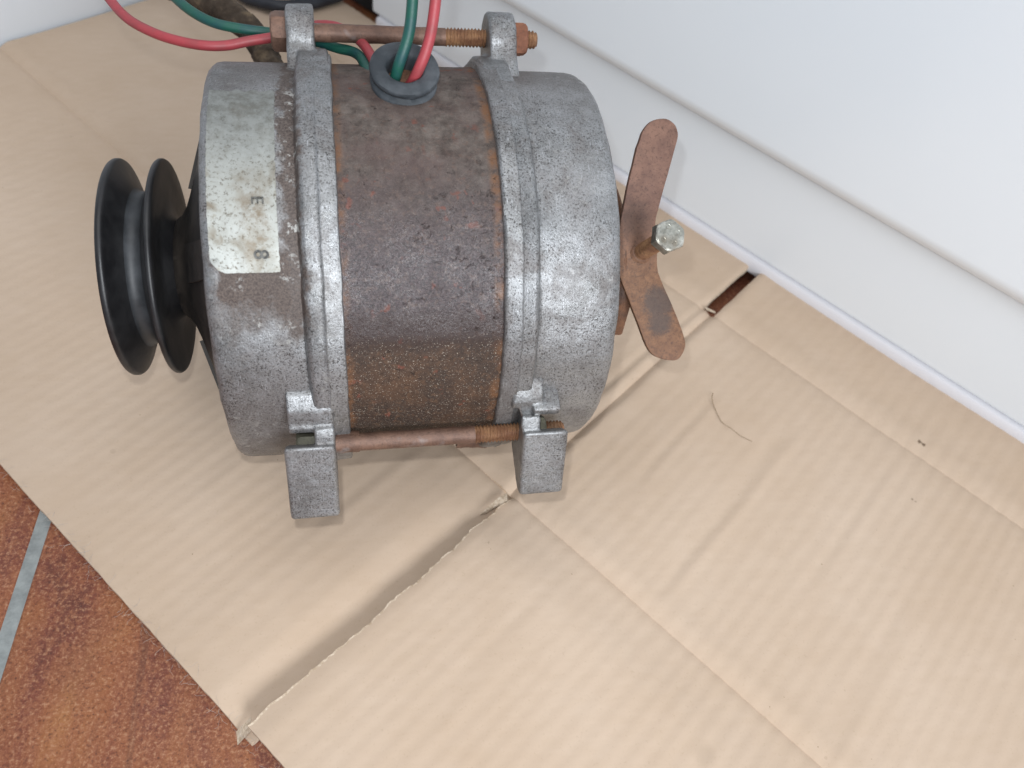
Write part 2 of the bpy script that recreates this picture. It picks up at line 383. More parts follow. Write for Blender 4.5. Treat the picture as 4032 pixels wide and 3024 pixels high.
def prism(name, poly, axis, a, b, mat, parent=None, bev=1.0, seg=3, jit=0.0, a_fn=None):
    """poly in the (y, z) plane extruded from x=a to x=b (world mm); bevelled"""
    bm = bmesh.new()
    A = [bm.verts.new((a if a_fn is None else a_fn(y, z), y, z)) for y, z in poly]; B = [bm.verts.new((b, y, z)) for y, z in poly]
    n = len(poly)
    bm.faces.new(A); bm.faces.new(B[::-1])
    for i in range(n): bm.faces.new((A[i], B[i], B[(i+1) % n], A[(i+1) % n]))
    bmesh.ops.recalc_face_normals(bm, faces=bm.faces)
    if bev: bmesh.ops.bevel(bm, geom=[e for e in bm.edges], offset=bev, segments=seg, profile=.6, affect='EDGES', clamp_overlap=True)
    if jit:
        bmesh.ops.triangulate(bm, faces=[f for f in bm.faces if len(f.verts) > 4])
        for v in bm.verts: v.co += noise.noise_vector(v.co*.35)*jit
    return bm_obj(name, bm, mat, parent, True, 35)
def fuse(objs, name, voxel=.5, smooth=5, jit=.12):
    """weld several bevelled blocks into one cast part"""
    bm = bmesh.new()
    for o in objs: bm.from_mesh(o.data)
    me = bpy.data.meshes.new('tmp'); bm.to_mesh(me); bm.free()
    t_ = bpy.data.objects.new('tmp', me); COL.objects.link(t_)
    r = t_.modifiers.new('r', 'REMESH'); r.mode = 'VOXEL'; r.voxel_size = voxel*S
    if smooth: q = t_.modifiers.new('s', 'SMOOTH'); q.iterations = smooth; q.factor = .5
    dg = bpy.context.evaluated_depsgraph_get(); out = bpy.data.meshes.new_from_object(t_.evaluated_get(dg))
    bpy.data.objects.remove(t_)
    for v in out.vertices: v.co += noise.noise_vector(v.co*350)*jit*S
    mat, par = objs[0].data.materials[0], objs[0].parent
    for o in objs: bpy.data.objects.remove(o)
    out.materials.clear(); out.materials.append(mat)
    for p in out.polygons: p.use_smooth = True; p.material_index = 0
    out.name = name; o = bpy.data.objects.new(name, out); COL.objects.link(o); o.parent = par; OFF[o.name] = OFF[par.name]
    return o
def hexhead(name, c, axis, af, th, mat, parent, chamf=.8, rot=0.0, dome=0.0):
    ax = Vector(axis).normalized(); a, b = frame_for(ax); c = Vector(c)
    R = af/2/math.cos(math.radians(30)); bm = bmesh.new(); n = 48; rings = []
    def hexr(th_):
        q = (th_ % (math.pi/3))-math.pi/6; return (af/2)/math.cos(q)
    for (h, lim) in ((0, 9), (th*.72, 9), (th*.9, af/2*1.06), (th, af/2*.93)):
        ring = []
        for k in range(n):
            t_ = 2*math.pi*k/n+rot; r = min(hexr(2*math.pi*k/n), lim if lim < 9 else 99)
            ring.append(bm.verts.new(c+ax*h+(a*math.cos(t_)+b*math.sin(t_))*r))
        rings.append(ring)
    for r0, r1 in zip(rings, rings[1:]):
        for k in range(n): bm.faces.new((r0[k], r0[(k+1) % n], r1[(k+1) % n], r1[k]))
    bm.faces.new(rings[0][::-1]); bm.faces.new(rings[-1])
    for v in bm.verts: v.co += noise.noise_vector(v.co*.5)*.12
    return bm_obj(name, bm, mat, parent, True, 28)

# ================================================================== THE SETTING
floor = empty('floor', (0, 0, -10)); OFF['floor'] = Vector((0, 0, -10)); tag(floor, kind='structure')
mesh('grout_bed', [(-900, -800, -11.2), (900, -800, -11.2), (900, 900, -11.2), (-900, 900, -11.2)], [(0, 1, 2, 3)], M['grout'], floor, False)
ta = math.radians(-5.4)                     # tile rows are turned a little against the generator
def trot(x, y): return (x*math.cos(ta)-y*math.sin(ta), x*math.sin(ta)+y*math.cos(ta))
def tile_mesh(w_, h_):
    bm = bmesh.new(); bmesh.ops.create_cube(bm, size=1)
    for v in bm.verts: v.co = Vector((v.co.x*w_, v.co.y*h_, v.co.z*6))
    bmesh.ops.bevel(bm, geom=[e for e in bm.edges if all(v.co.z > 0 for v in e.verts)], offset=1.4, segments=3, profile=.5, affect='EDGES')
    for v in bm.verts: v.co *= S
    me = bpy.data.meshes.new('floor_tile'); bm.to_mesh(me); bm.free(); return me
tme = tile_mesh(394.8, 394.8); tme.materials.append(M['tile'])
for p in tme.polygons: p.use_smooth = True
tme.set_sharp_from_angle(angle=math.radians(30))
tx0, ty0 = -153.0, -290.0
for i in range(-2, 3):
    for j in range(-1, 3):
        cx, cy = tx0+1.5+(i+.5)*400, ty0+(j+.5)*400
        X_, Y_ = trot(cx+4, cy)
        o = bpy.data.objects.new('floor_tile', tme); COL.objects.link(o); o.parent = floor
        o.location = (X_*S, Y_*S+.0, -.0036+random.Random(i*7+j).uniform(-.0002, .0002)); o.rotation_euler = (0, 0, ta)

wall = []
def uvp(u, v, z=0.0): q = D1*u+D2*v; return Vector((q.x, q.y, z))
# side wall at u = -374
bm = bmesh.new()
V8 = [uvp(u, v, z) for u in (-395, -376) for v in (-620, 620) for z in (-8, 420)]
vv = [bm.verts.new(p) for p in V8]
for f in ((0, 1, 3, 2), (4, 6, 7, 5), (0, 4, 5, 1), (2, 3, 7, 6), (0, 2, 6, 4), (1, 5, 7, 3)): bm.faces.new([vv[k] for k in f])
bmesh.ops.recalc_face_normals(bm, faces=bm.faces)
bmesh.ops.bevel(bm, geom=list(bm.edges), offset=3, segments=3, profile=.5, affect='EDGES')
tag(bm_obj('wall', bm, M['wall']), kind='structure')

# white appliance along v = -211
ap = empty('white_appliance', uvp(0, -260, 0)); OFF['white_appliance'] = uvp(0, -260, 0)
tag(ap, 'white enamelled appliance with a door panel above its kickboard, behind the generator', 'appliance')
def strip(name, prof, u0, u1, mat, segs=1, bulge=None):
    """prof: closed (v, z) polygon swept along u"""
    n = len(prof); vs, fs = [], []
    for k in range(segs+1):
        u = u0+(u1-u0)*k/segs
        for v, z in prof: vs.append(uvp(u, v, z))
    for k in range(segs):
        for i in range(n):
            j = (i+1) % n; fs.append((k*n+i, k*n+j, (k+1)*n+j, (k+1)*n+i))
    fs.append(tuple(range(n))[::-1]); fs.append(tuple(segs*n+i for i in range(n)))
    o = mesh(name, vs, fs, mat, ap, True, 30)
    bm = bmesh.new(); bm.from_mesh(o.data); bmesh.ops.recalc_face_normals(bm, faces=bm.faces); bm.to_mesh(o.data); bm.free()
    return o
def arc(cx, cz, r, a0, a1, n=8): return [(cx+r*math.cos(math.radians(a0+(a1-a0)*k/n)), cz+r*math.sin(math.radians(a0+(a1-a0)*k/n))) for k in range(n+1)]
DZ = 76.0; DV = -190.0
strip('kickboard_foot', [(-208.4, -3), (-207.6, 1), (-207.8, 5.2)]+[(-208.6, 6.6), (-211, 7.3), (-215, 7.3), (-215, -3)], -256, 460, M['plinth'])
strip('kickboard', [(-210.6, 8.2)]+arc(-211.6, 9.4, 1.4, -60, 0, 4)[1:]+[(-210.4, 60), (-211.5, 74), (-215, 92), (-228, 96), (-228, 8.2)], -262, 460, M['enamel'])
strip('door_panel', arc(DV-10, DZ+10, 10, 0, -90, 14)[::1]+[(-226, DZ), (-226, 600), (DV, 600)], -372, 460, M['enamel'])
strip('base_shade_block', [(-229, -8), (-229, 90), (-300, 90), (-300, -8)], -372, 460, M['dark'])  # solid dark block put in as the shadow gap below the kickboard
strip('cabinet_body', [(-227.5, 97), (-227.5, 601), (-420, 601), (-420, 97)], -371, 459, M['enamel'])

# ================================================================== CARDBOARD
cb = empty('cardboard_sheet', uvp(77, 7, -5)); OFF['cardboard_sheet'] = uvp(77, 7, -5)
tag(cb, 'flattened brown cardboard box with slit flaps lying on the tiles under the generator', 'cardboard')
def sm(x, a, b):
    t_ = max(0, min(1, (x-a)/(b-a))); return t_*t_*(3-2*t_)
def crease(v, v0, depth, wd, rid=.0):
    d = v-v0; return -depth*math.exp(-abs(d)/wd)+rid*math.exp(-((d+wd*2.2)/wd/1.5)**2)
def zcard(u, v, piece):
    nz = noise.noise
    z = 1.0*nz(Vector((u*.006, v*.009, 1.3)))+.5*nz(Vector((u*.02, v*.006, 7.1)))
    # washboard of the flutes, running across the creases, spacing about 8 mm and irregular
    ph = u/7.0+.8*nz(Vector((u*.013, v*.004, 3.3)))+.25*nz(Vector((u*.05, v*.01, 9.3)))
    amp = (.075 if u < 70 else .12)+.08*nz(Vector((u*.01, v*.012, 5.5)))
    z += amp*math.sin(2*math.pi*ph)
    # shallow kinks
    for (uc, dep, wd, v0, v1) in ((150, .7, 3.0, -130, 4), (196, .35, 2.5, -150, -40), (112, .45, 2.2, -120, -20), (235, .4, 3, -90, 20), (30, .4, 3, 10, 90), (-20, .35, 4, 20, 120), (120, .3, 3, 20, 110)):
        m_ = sm(v, v0, v0+25)*(1-sm(v, v1-25, v1))
        if m_ > 0:
            d = u-uc-.05*(v-v0)+2*nz(Vector((v*.02, uc, 0))); z += m_*dep*(math.exp(-((d-wd)/wd)**2)-math.exp(-((d+wd)/wd)**2))*.6
    z += -.9*math.exp(-((v-16)/11)**2)+crease(v, 7, 1.9, 3.0, .5) + crease(v, -159, 1.6, 4.2, .5)
    # fold between the two middle panels
    if v < 9:
        d = u-77+1.2*nz(Vector((v*.03, 2.2, 0)))
        z += -1.7*math.exp(-(d/2.0)**2)+.5*math.exp(-((d-6)/3.0)**2)+.5*math.exp(-((d+6)/3.0)**2)-1.2*math.exp(-((d+11+.03*v)/1.9)**2)*sm(-v, -5, 40)
    if piece == 'left_flap':
        k = sm(v, 10, 60)
        z += -3.0*sm(v, 80, 148)
        z += -6.6*sm(u, 54, 82)**1.2*(.22+.78*k)
        z = -6.8+math.log(1+math.exp((z+6.8)*2.5))/2.5
        z += .8*math.exp(-((u-38)/16)**2)*k
    if piece == 'right_flap':
        k = sm(v, 7, 40)
        z += 3.6*k*(1-.7*sm(u, 80, 260))-1.5*sm(v, 90, 146)
        z += -1.0*(1-sm(u, 78, 84))*k
    if piece == 'left_back_flap': z += 1.2*sm(-v, 160, 208)
    if piece == 'right_back_flap': z += 1.6*sm(-v, 160, 208)*(1-.3*sm(u, 80, 240))
    return z
TH = 3.6
def panel(name, u0, u1, v0, v1, step, ragged=(), piece=None, cut=None):
    nu = max(2, int((u1-u0)/step)); nv = max(2, int((v1-v0)/step))
    top, fs, mids = [], [], []
    piece0 = name
    def pt(i, j):
        u = u0+(u1-u0)*i/nu; v = v0+(v1-v0)*j/nv
        def rag(s_, k): return k*(noise.noise(Vector((s_*.09, 4.4, 0)))+.6*noise.noise(Vector((s_*.35, 8.4, 0)))+.35*noise.noise(Vector((s_*1.1, 2.4, 0))))
        kq = 1.0 if v0 > 0 else .25
        if 'u0' in ragged and (i == 0 or (name == 'right_flap' and i == 1)): u += rag(v, 1.2*kq)+(.35*noise.noise(Vector((v*2.1, 0, 3))) if i == 1 else 0)
        if 'u1' in ragged and i == nu: u += rag(v+40, 1.3*kq)
        if piece0 == 'right_flap' and i == 1: u += .75-(u1-u0)/nu
        if 'v1' in ragged and j == nv: v += rag(u+11, .22)
        if 'v0' in ragged and j == 0: v += rag(u+31, .9)
        if cut: u, v = cut(u, v, i/nu, j/nv)
        return u, v
    for i in range(nu+1):
        for j in range(nv+1):
            u, v = pt(i, j); top.append(uvp(u, v, zcard(u, v, piece or name)))
    W = nv+1
    for i in range(nu):
        for j in range(nv): fs.append((i*W+j, (i+1)*W+j, (i+1)*W+j+1, i*W+j+1)); mids.append(1 if (name == 'right_flap' and i == 0) else 0)
    ring = [i*W for i in range(nu+1)]+[nu*W+j for j in range(1, nv+1)]+[i*W+nv for i in range(nu-1, -1, -1)]+[j for j in range(nv-1, 0, -1)]
    base = len(top); vs = list(top)
    for k in ring:
        p = top[k]; vs.append(Vector((p.x, p.y, p.z-TH)))
    m_ = len(ring)
    for a in range(m_):
        b = (a+1) % m_; fs.append((ring[a], base+a, base+b, ring[b])); mids.append(1)
    fs.append(tuple(base+a for a in range(m_))[::-1]); mids.append(1)
    o = mesh('box_flap' if 'flap' in name else 'box_panel', vs, fs, [M['card'], M['cardedge']], cb, True, 45, None, mids)
    bm = bmesh.new(); bm.from_mesh(o.data); bmesh.ops.recalc_face_normals(bm, faces=bm.faces)
    big = max(bm.faces, key=lambda f: len(f.verts)); bmesh.ops.triangulate(bm, faces=[big]); bm.to_mesh(o.data); bm.free()
    return o
def cutL(u, v, a, b):       # outer edge of the left flap runs slightly skew, its corner is nipped
    v = v + b*(-(u-77)*.036)
    u = u + a*b*(-2.0)
    return u, v
def cutR(u, v, a, b): return u+(1-a)*(b*(-1.2)+1.6*math.sin(b*math.pi)*.8), v+b*((u-77)*-.02)
panel('left_flap', -374, 82.5, 7, 148.5, 1.6, ('u1', 'v1'), None, cutL)
panel('right_flap', 78.6, 460, 7, 146, 1.6, ('u0', 'v1'), None, cutR)
panel('left_middle_panel', -374, 77, -159, 7, 1.6, (), 'mid')
panel('right_middle_panel', 77, 460, -159, 7, 1.6, (), 'mid')
panel('left_back_flap', -374, 71.0, -209.5, -159, 1.8, ('u1', 'v0'))
panel('right_back_flap', 79.0, 460, -209.5, -159, 1.8, ('u0', 'v0'))
# torn liner curls at slot ends
def curl(pts, nm='torn_paper'):
    return mesh(nm, pts, [tuple(range(len(pts)))], M['cardedge'], cb, False)
curl([uvp(76.5, 9, .8), uvp(79.5, 12, 1.4), uvp(77.5, 24, 2.2), uvp(75.5, 26, .6), uvp(75.6, 14, 1.2)])
curl([uvp(71.5, -159.5, .6), uvp(74, -157, 1.4), uvp(79, -158.8, 1.5), uvp(78, -160.5, 1.0)])
curl([uvp(74.5, 143, -2.5), uvp(79, 146, -1), uvp(78.5, 152, -5), uvp(74, 149.5, -6)])

# little things on the cardboard
fb = tube('dry_fibre', catmull([(154.3, -18.2, 1.2), (152.3, -22, 2.0), (152.1, -27, 1.4), (153.0, -36, 1.2), (156, -41, 2.2), (160, -45, 1.2), (165, -48.5, .9)], 8), lambda t_, th, p: .17*(1-.5*t_), M['fibre'], None, 6)
tag(fb, 'thin bent brown fibre lying on the cardboard right of the generator', 'fibre')
lv, lf = [], []
rnd = random.Random(5)
for k in range(130):                       # fluff along the cardboard's edge at the lower left
    s_ = rnd.random(); u = -130+s_*230; v = 149.3-(u-77)*.036+rnd.gauss(0, 1.3)
    p = uvp(u, v, -3.6+rnd.random()*3.0); d = Vector((rnd.gauss(0, 1), rnd.gauss(0, 1), rnd.gauss(0, .4))).normalized()
    for seg in range(4):
        q = p+d*rnd.uniform(.7, 1.5); d = (d+Vector((rnd.gauss(0, .5), rnd.gauss(0, .5), rnd.gauss(0, .2)))).normalized()
        w_ = d.cross(Vector((0, 0, 1)))*.04; b0 = len(lv)
        lv += [p-w_, p+w_, q+w_, q-w_, (p+q)/2+Vector((0, 0, .12))]; lf += [(b0, b0+1, b0+4), (b0+1, b0+2, b0+4), (b0+2, b0+3, b0+4), (b0+3, b0, b0+4)]; p = q
lint = mesh('edge_fluff', lv, lf, M['lint'], None, False); tag(lint, 'grey dust and lint along the cardboard edge at the lower left', 'dust', kind='stuff')

# black cable behind
cab = tube('black_cable', catmull([(-330, 470, 6), (-200, 470, 6), (-112, 392, 6), (-88.8, 356, 6), (-76, 347, 6), (-62, 342, 6), (-46, 345, 6), (-30, 353, 6), (-12, 368, 7), (20, 420, 9), (20, 520, 9)], 10), 4.3, M['cablejacket'], None, 20)
tag(cab, 'thick black cable curving over the cardboard behind the generator', 'cable')

# ================================================================== THE GENERATOR
G = empty('generator', (0, -10, 2)); OFF['generator'] = Vector((0, -10, 2))
tag(G, 'old grey cast-metal generator with a rusty middle and black pulley lying on cardboard', 'generator')
# front (left) housing
fh = lathe('front_housing', [(-66.8, 58), (-67.3, 66), (-67.5, 71.0), (-67.0, 72.6), (-65.4, 73.8), (-63.5, 74.05), (-55, 74.1), (-47, 74.1), (-41, 74.2), (-39.6, 74.0), (-38.9, 73.8), (-38.4, 74.6), (-38.0, 76.2), (-37.4, 77.4), (-36.2, 77.8), (-33.2, 77.8), (-32.3, 77.8), (-32.0, 78.0), (-31.75, 77.7), (-31.3, 77.65), (-27.3, 77.5), (-26.6, 77.3), (-26.3, 76.4), (-26.2, 70.5)], M['front'], G, 300, .35, edgewob=.28)
# front end bell with dark openings behind the pulley
lathe('end_bell', [(-66.6, 66), (-67.2, 63), (-69.5, 58), (-72.0, 50), (-76.8, 36), (-79, 30), (-81.5, 24), (-84, 20), (-86, 18.5), (-86.5, 10)], M['hub'], G, 120, .3)
for k in range(5):
    a = 62+72*k
    p = [cyl(-66.5, 70, a-5), cyl(-66.5, 70, a+5), cyl(-79.5, 32, a+12), cyl(-79.5, 32, a-12), cyl(-63, 70, a-5), cyl(-63, 70, a+5), cyl(-72, 30, a+12), cyl(-72, 30, a-12)]
    mesh('bell_spoke', p, [(0, 1, 2, 3), (0, 4, 5, 1), (1, 5, 6, 2), (2, 6, 7, 3), (3, 7, 4, 0), (4, 7, 6, 5)], M['hub'], G, True, 30)
# rear (right) housing
K = .972
rh = lathe('rear_housing', [(25.0, 70), (25.0, 75.4), (25.3, 76.4), (26.2, 76.8), (30.4, 76.8), (30.8, 77.0), (31.1, 76.5), (31.5, 76.3), (35.2, 76.1), (36.2, 75.8), (36.9, 74.4), (37.4, 73.5), (38.4, 73.3), (44, 73.4), (54, 73.4), (61.5, 73.3), (63.8, 72.9), (65.2, 71.9), (65.9, 70.2), (66, 66), (66, 20)], M['rear'], G, 300, .35, edgewob=.28, seed=31)
# steel shell
sh = lathe('steel_shell', [(-27.5, 74.2)]+[(-26.5+k*1.75, 74.4) for k in range(31)]+[(28, 74.2)], M['shell'], G, 300, .30, seed=12)
# rear plate and its bolt
rp = lathe('rear_disc', [(64.5, 22), (77.6, 34), (78.3, 36.2), (80.0, 37.0), (80.8, 36.4), (81.0, 34), (81.0, 2)], M['rust'], G, 60, .4)
# pulley
PU = empty('pulley', (-97, 0, H)); PU.parent = G
OFF['pulley'] = Vector((-97, 0, H)); PU.location = (Vector((-97, 0, H))-OFF['generator'])*S
def pul(name, prof, mat, mats=None): return lathe(name, prof, mat, PU, 160, .05, seed=3, mats=mats)
pul('pulley_flange', [(-105.9, 10), (-106.0, 30), (-106.2, 38.9), (-106.0, 40.1), (-105.4, 40.5), (-104.3, 40.5), (-103.7, 40.1), (-103.3, 39.3), (-100.4, 31.5), (-99.6, 29.6)], M['pulley'])
pul('belt_groove', [(-99.7, 29.9), (-99.0, 28.9), (-97, 28.6), (-95.2, 28.9), (-94.4, 29.9)], M['groove'])
pul('pulley_flange', [(-94.5, 29.6), (-93.8, 31.5), (-91.1, 39.2), (-90.8, 40.1), (-90.2, 40.5), (-89.4, 40.5), (-88.8, 40.1), (-88.6, 39.2), (-88.8, 34), (-89.4, 26), (-88.8, 20), (-85.5, 17.5), (-85, 10)], M['pulley'])
lathe('shaft_hub', [(-110, 1), (-110, 9), (-84, 9), (-84, 17), (-80, 18)], M['hub'], PU, 60, .0)

# name plate
def plate():
    nx, na = 30, 110; x0, x1, a0, a1 = -64.8, -44.6, 87.5, 137.8; vs, uv, fs = [], [], []
    for i in range(nx+1):
        for j in range(na+1):
            fx, fa = i/nx, j/na; x = x0+(x1-x0)*fx; a = a0+(a1-a0)*fa
            if i == nx: x += .35*noise.noise(Vector((a*.8, 1, 0)))-.6*max(0, noise.noise(Vector((a*.25, 3, 1))))*(a < 100)
            if i == 0: x += .35*noise.noise(Vector((a*.8, 5, 0)))
            if j == na: a += .25*noise.noise(Vector((x*.5, 7, 0)))
            if j == 0: a += 1.6*noise.noise(Vector((x*.4, 7, 0)))
            # nipped lower left corner
            lim = a1-3.3*max(0, 1-(x-x0)/4.0)
            a = min(a, lim)
            r = 74.42+.12*noise.noise(Vector((x*.25, a*.15, 4)))
            vs.append(cyl(x, r, a)); uv.append((x/100, a/360))
    W = na+1
    for i in range(nx):
        for j in range(na): fs.append((i*W+j, (i+1)*W+j, (i+1)*W+j+1, i*W+j+1))
    # rim so that the foil has thickness
    ring = [i*W for i in range(nx+1)]+[nx*W+j for j in range(1, W)]+[i*W+na for i in range(nx-1, -1, -1)]+[j for j in range(na-1, 0, -1)]
    b = len(vs)
    for k in ring:
        p = vs[k]; d = (p-Vector((p.x, 0, H))).normalized(); vs.append(p-d*.5); uv.append(uv[k])
    for k in range(len(ring)): k2 = (k+1) % len(ring); fs.append((ring[k], b+k, b+k2, ring[k2]))
    return mesh('name_plate', vs, fs, M['plate'], G, True, 40, uv)
NP = plate()
c0 = [cyl(-64.9, 74.7, 134.4), cyl(-62.0, 76.0, 134.7), cyl(-60.9, 74.7, 137.6), cyl(-62.5, 75.2, 137.0), cyl(-64.2, 75.4, 135.4)]
mesh('curled_corner', c0, [(0, 1, 4), (1, 3, 4), (1, 2, 3)], M['plate'], NP, True, 80, [(-.62, .38)]*5)
def glyph(ch, xc, ac, size, mat, name, fat=.0, out=0.0):
    cu = bpy.data.curves.new(name, 'FONT'); cu.body = ch; cu.size = 1; cu.extrude = .0; cu.align_x = 'CENTER'; cu.align_y = 'CENTER'; cu.offset = fat
    cu.resolution_u = 3
    ob = bpy.data.objects.new('tmp', cu); COL.objects.link(ob)
    dg = bpy.context.evaluated_depsgraph_get(); me = bpy.data.meshes.new_from_object(ob.evaluated_get(dg)); bpy.data.objects.remove(ob)
    bm = bmesh.new(); bm.from_mesh(me)
    bmesh.ops.triangulate(bm, faces=bm.faces)
    ext = bmesh.ops.extrude_face_region(bm, geom=list(bm.faces)); top = [g for g in ext['geom'] if isinstance(g, bmesh.types.BMVert)]
    tops = set(v.index for v in top); bm.verts.index_update(); tops = set(v.index for v in top)
    for v in bm.verts:
        # reading direction turned a quarter: the glyph's right points down the cylinder, its top points away from the pulley
        gx, gy = v.co.x*size, v.co.y*size
        x = xc+gy; a = ac+math.degrees(gx/75.0)
        v.co = cyl(x, 75.05 if v.index in tops else 74.4, a)
    bmesh.ops.recalc_face_normals(bm, faces=bm.faces)
    return bm_obj(name, bm, mat, NP, False)
glyph('E', -50.3, 120.9, 5.2, M['stamp'], 'stamped_letter', .0)
glyph('8', -50.0, 133.6, 6.2, M['ink'], 'stamped_digit', .012)

# upper lugs: plates across the axis with a rounded end
def lug(x0, x1, deg, name='mounting_lug', rt=94.2, hw=11.5):
    a = math.radians(deg); er = Vector((0, math.cos(a), math.sin(a))); et = Vector((0, -math.sin(a), math.cos(a)))
    c = er*(rt-hw); pts = []
    for k in range(13):
        q = math.radians(180*k/12); v = c+er*hw*math.sin(q)+et*hw*math.cos(q); pts.append((v.y, v.z+H))
    for (r, s_) in ((80, -hw*1.0), (74, -hw*1.35), (68, -hw*1.8), (68, hw*1.8), (74, hw*1.35), (80, hw*1.0)):
        v = er*r+et*s_; pts.append((v.y, v.z+H))
    return prism(name, pts, 'X', x0, x1, M['lug'], G, 1.3, 3, .25)
def root(x0, x1, a, b, rb):
    P = []
    for i in range(9):
        f = i/8; q = cyl(0, rb+3.3*math.sin(math.pi*min(1, f*1.0))**1.2, a+(b-a)*f); P.append((q.y, q.z))
    P += [(cyl(0, 69, b).y, cyl(0, 69, b).z), (cyl(0, 69, a).y, cyl(0, 69, a).z)]
    return prism('lug_root', P, 'X', x0, x1, M['lug'], G, 1.6, 3, .3)
fuse([lug(-41.3, -31.6, 57), root(-37.6, -27.2, 24, 88, 76.4)], 'mounting_lug')
fuse([lug(31.2, 41.4, 57), root(26.2, 36.8, 24, 88, 75.4)], 'mounting_lug')
# feet (front lower lugs) : web, lip and pad
tv = Vector((-.36, -.93)).normalized(); nv_ = Vector((-.93, .36)).normalized()
def foot(xw0, xw1, xp0, xp1, xl0, xl1, Ln, lipz, liptop, a_fn=None, sh=None, lt=None):
    lt = liptop if lt is None else lt
    T0 = Vector((-86.2, -.6)); B0 = T0+tv*Ln
    web = [(-68, liptop+4), (-75.0, liptop+2), (-78.0, liptop-2), (-80.0, liptop-8), (-81.6, 3.0), (-83.2, .6), tuple(T0-nv_*1.8+tv*1.5), tuple(B0-nv_*1.2-tv*.6), tuple(B0-nv_*5.0), (-73, -22), (-62, -17), (-58, 0)]
    f = prism('mounting_foot', [(y, z+H) for y, z in web], 'X', xw0, xw1, M['lug'], G, .9, 3, .1, a_fn)
    pad = [tuple(T0), tuple(B0), tuple(B0-nv_*4.2), tuple(T0+tv*9-nv_*8.5), tuple(T0+tv*3-nv_*6.5)]
    p = prism('foot_pad', [(y, z+H) for y, z in pad], 'X', xp0, xp1, M['lug'], G, 1.5, 4, .0)
    lip = [(-66, lt+5), (-75.0 if lt > 5 else -72.6, lt+2), (-78.0 if lt > 5 else -77.0, lt+(-2 if lt > 5 else 1.2)), (-79.6, max(lt-8, lipz+2.6)), (-80.6, lipz+1.6), (-80.3, lipz-1.2), (-77.5, lipz-1.6), (-66, lipz+1)]
    l = prism('foot_lip', [(y, z+H) for y, z in lip], 'X', xl0, xl1, M['lug'], G, .8, 3, .0)
    parts = [f, p, l]
    if sh: parts.append(prism('foot_shoulder', [(-64, 15+H), (-73.4, 12.5+H), (-76.6, 9.0+H), (-78.4, 5.5+H), (-78.0, 2.6+H), (-68, 2+H)], 'X', sh[0], sh[1], M['lug'], G, 1.2, 3, .1))
    return fuse(parts, 'mounting_foot', .45, 4, .10)
foot(-38.2, -31.5, -48.4, -31.5, -46.6, -31.7, 31.0, .4, 10.5)
foot(28.8, 39.8, 33.3, 49.8, 37.0, 47.0, 28.2, 2.6, 8, lambda y, z: 28.8+4.5*min(1, max(0, (H+15-z)/15)), (29.6, 41.0), 4.6)
# through bolts
def y85(deg, r): c = cyl(0, r, deg); return c.y, c.z
ty, tz = y85(57, 84.8)
b1 = rod('through_bolt', (-33, ty, tz), (16, ty, tz), 3.15, M['rustbolt'], G)
screw('bolt_thread', (16, ty, tz), (51.2, ty, tz), 3.45, 1.3, .8, M['rustthread'], b1)
hexhead('bolt_nut', (41.0, ty, tz), (1, 0, 0), 10.8, 6.0, M['rustnut'], b1, rot=.35)
hexhead('bolt_head', (-41.2, ty, tz), (-1, 0, 0), 12.2, 5.6, M['rustbolt'], b1, rot=.2)
by, bz = y85(-172.6, 79.5)
b2 = rod('through_bolt', (-34, by, bz), (17.5, by, bz), 3.15, M['rustbolt'], G)
screw('bolt_thread', (17.5, by, bz), (50.6, by, bz), 3.4, 1.25, .75, M['rustthread'], b2)
hexhead('bolt_head', (-38.4, by+.2, bz-.2), (-1, 0, 0), 9.2, 6.4, M['dirtybolt'], b2, rot=.5)
hexhead('bolt_nut', (39.6, by+1.2, bz-.4), (1, 0, 0), 8.8, 4.2, M['dirtybolt'], b2, rot=.3)
lathe('bolt_collar', [(-30.8, 1), (-30.8, 2)], M['lug'], G, 8)  # placeholder removed below
bpy.data.objects.remove(bpy.data.objects['bolt_collar'])
rod('bolt_boss', (-31, by+.8, bz-.6), (-23.5, by+.8, bz-.8), 3.75, M['rustbolt'], G, 24, .4)
# stub under the bolt near the right foot
sy, sz = y85(-128, 76)
rod('casing_stub', (16.5, -55, 32), (29, -56, 32), 4.6, M['rustbolt'], G, 24, .4)

# strap bracket at the rear and its hexagon bolt
SP = [(77.7,-17.5,113.8),(80.5,-8.4,123.7),(83.3,-0.2,132.7),(85.8,4.2,137.5),(86.7,5.8,139.2),(88.5,7.1,140.8),(90.4,7.8,141.7),(92.8,8.1,142.1),(95.1,8.1,142.2),(97.1,7.6,141.8),(98.8,6.7,141.0),(99.7,5.7,139.9),(100.1,4.3,138.4),(100.2,3.0,137.1),(97.4,-2.9,130.6),(93.9,-12.0,120.7),(90.7,-19.4,112.5),(92.2,-21.3,110.5),(92.6,-23.7,108.0),(92.7,-26.5,105.0),(92.0,-30.1,101.2),(97.4,-37.4,93.7),(101.3,-43.3,87.5),(104.1,-48.7,81.9),(104.7,-50.5,80.0),(104.4,-52.2,78.1),(102.3,-54.1,76.0),(100.4,-54.6,75.3),(98.5,-54.6,75.2),(95.8,-54.2,75.5),(93.2,-53.6,76.0),(90.7,-52.2,77.4),(88.6,-50.6,79.0),(85.7,-45.0,84.8),(81.1,-37.1,93.0),(78.1,-32.1,98.2),(77.0,-29.2,101.3),(76.8,-24.3,106.5),(77.0,-19.8,111.3)]
NB = Vector((-.04, -.73, .68)).normalized()
bm = bmesh.new()
cen = Vector((86, -25.3, 106))
A = []
SPc = [Vector(q) for q in SP]
SPd = []
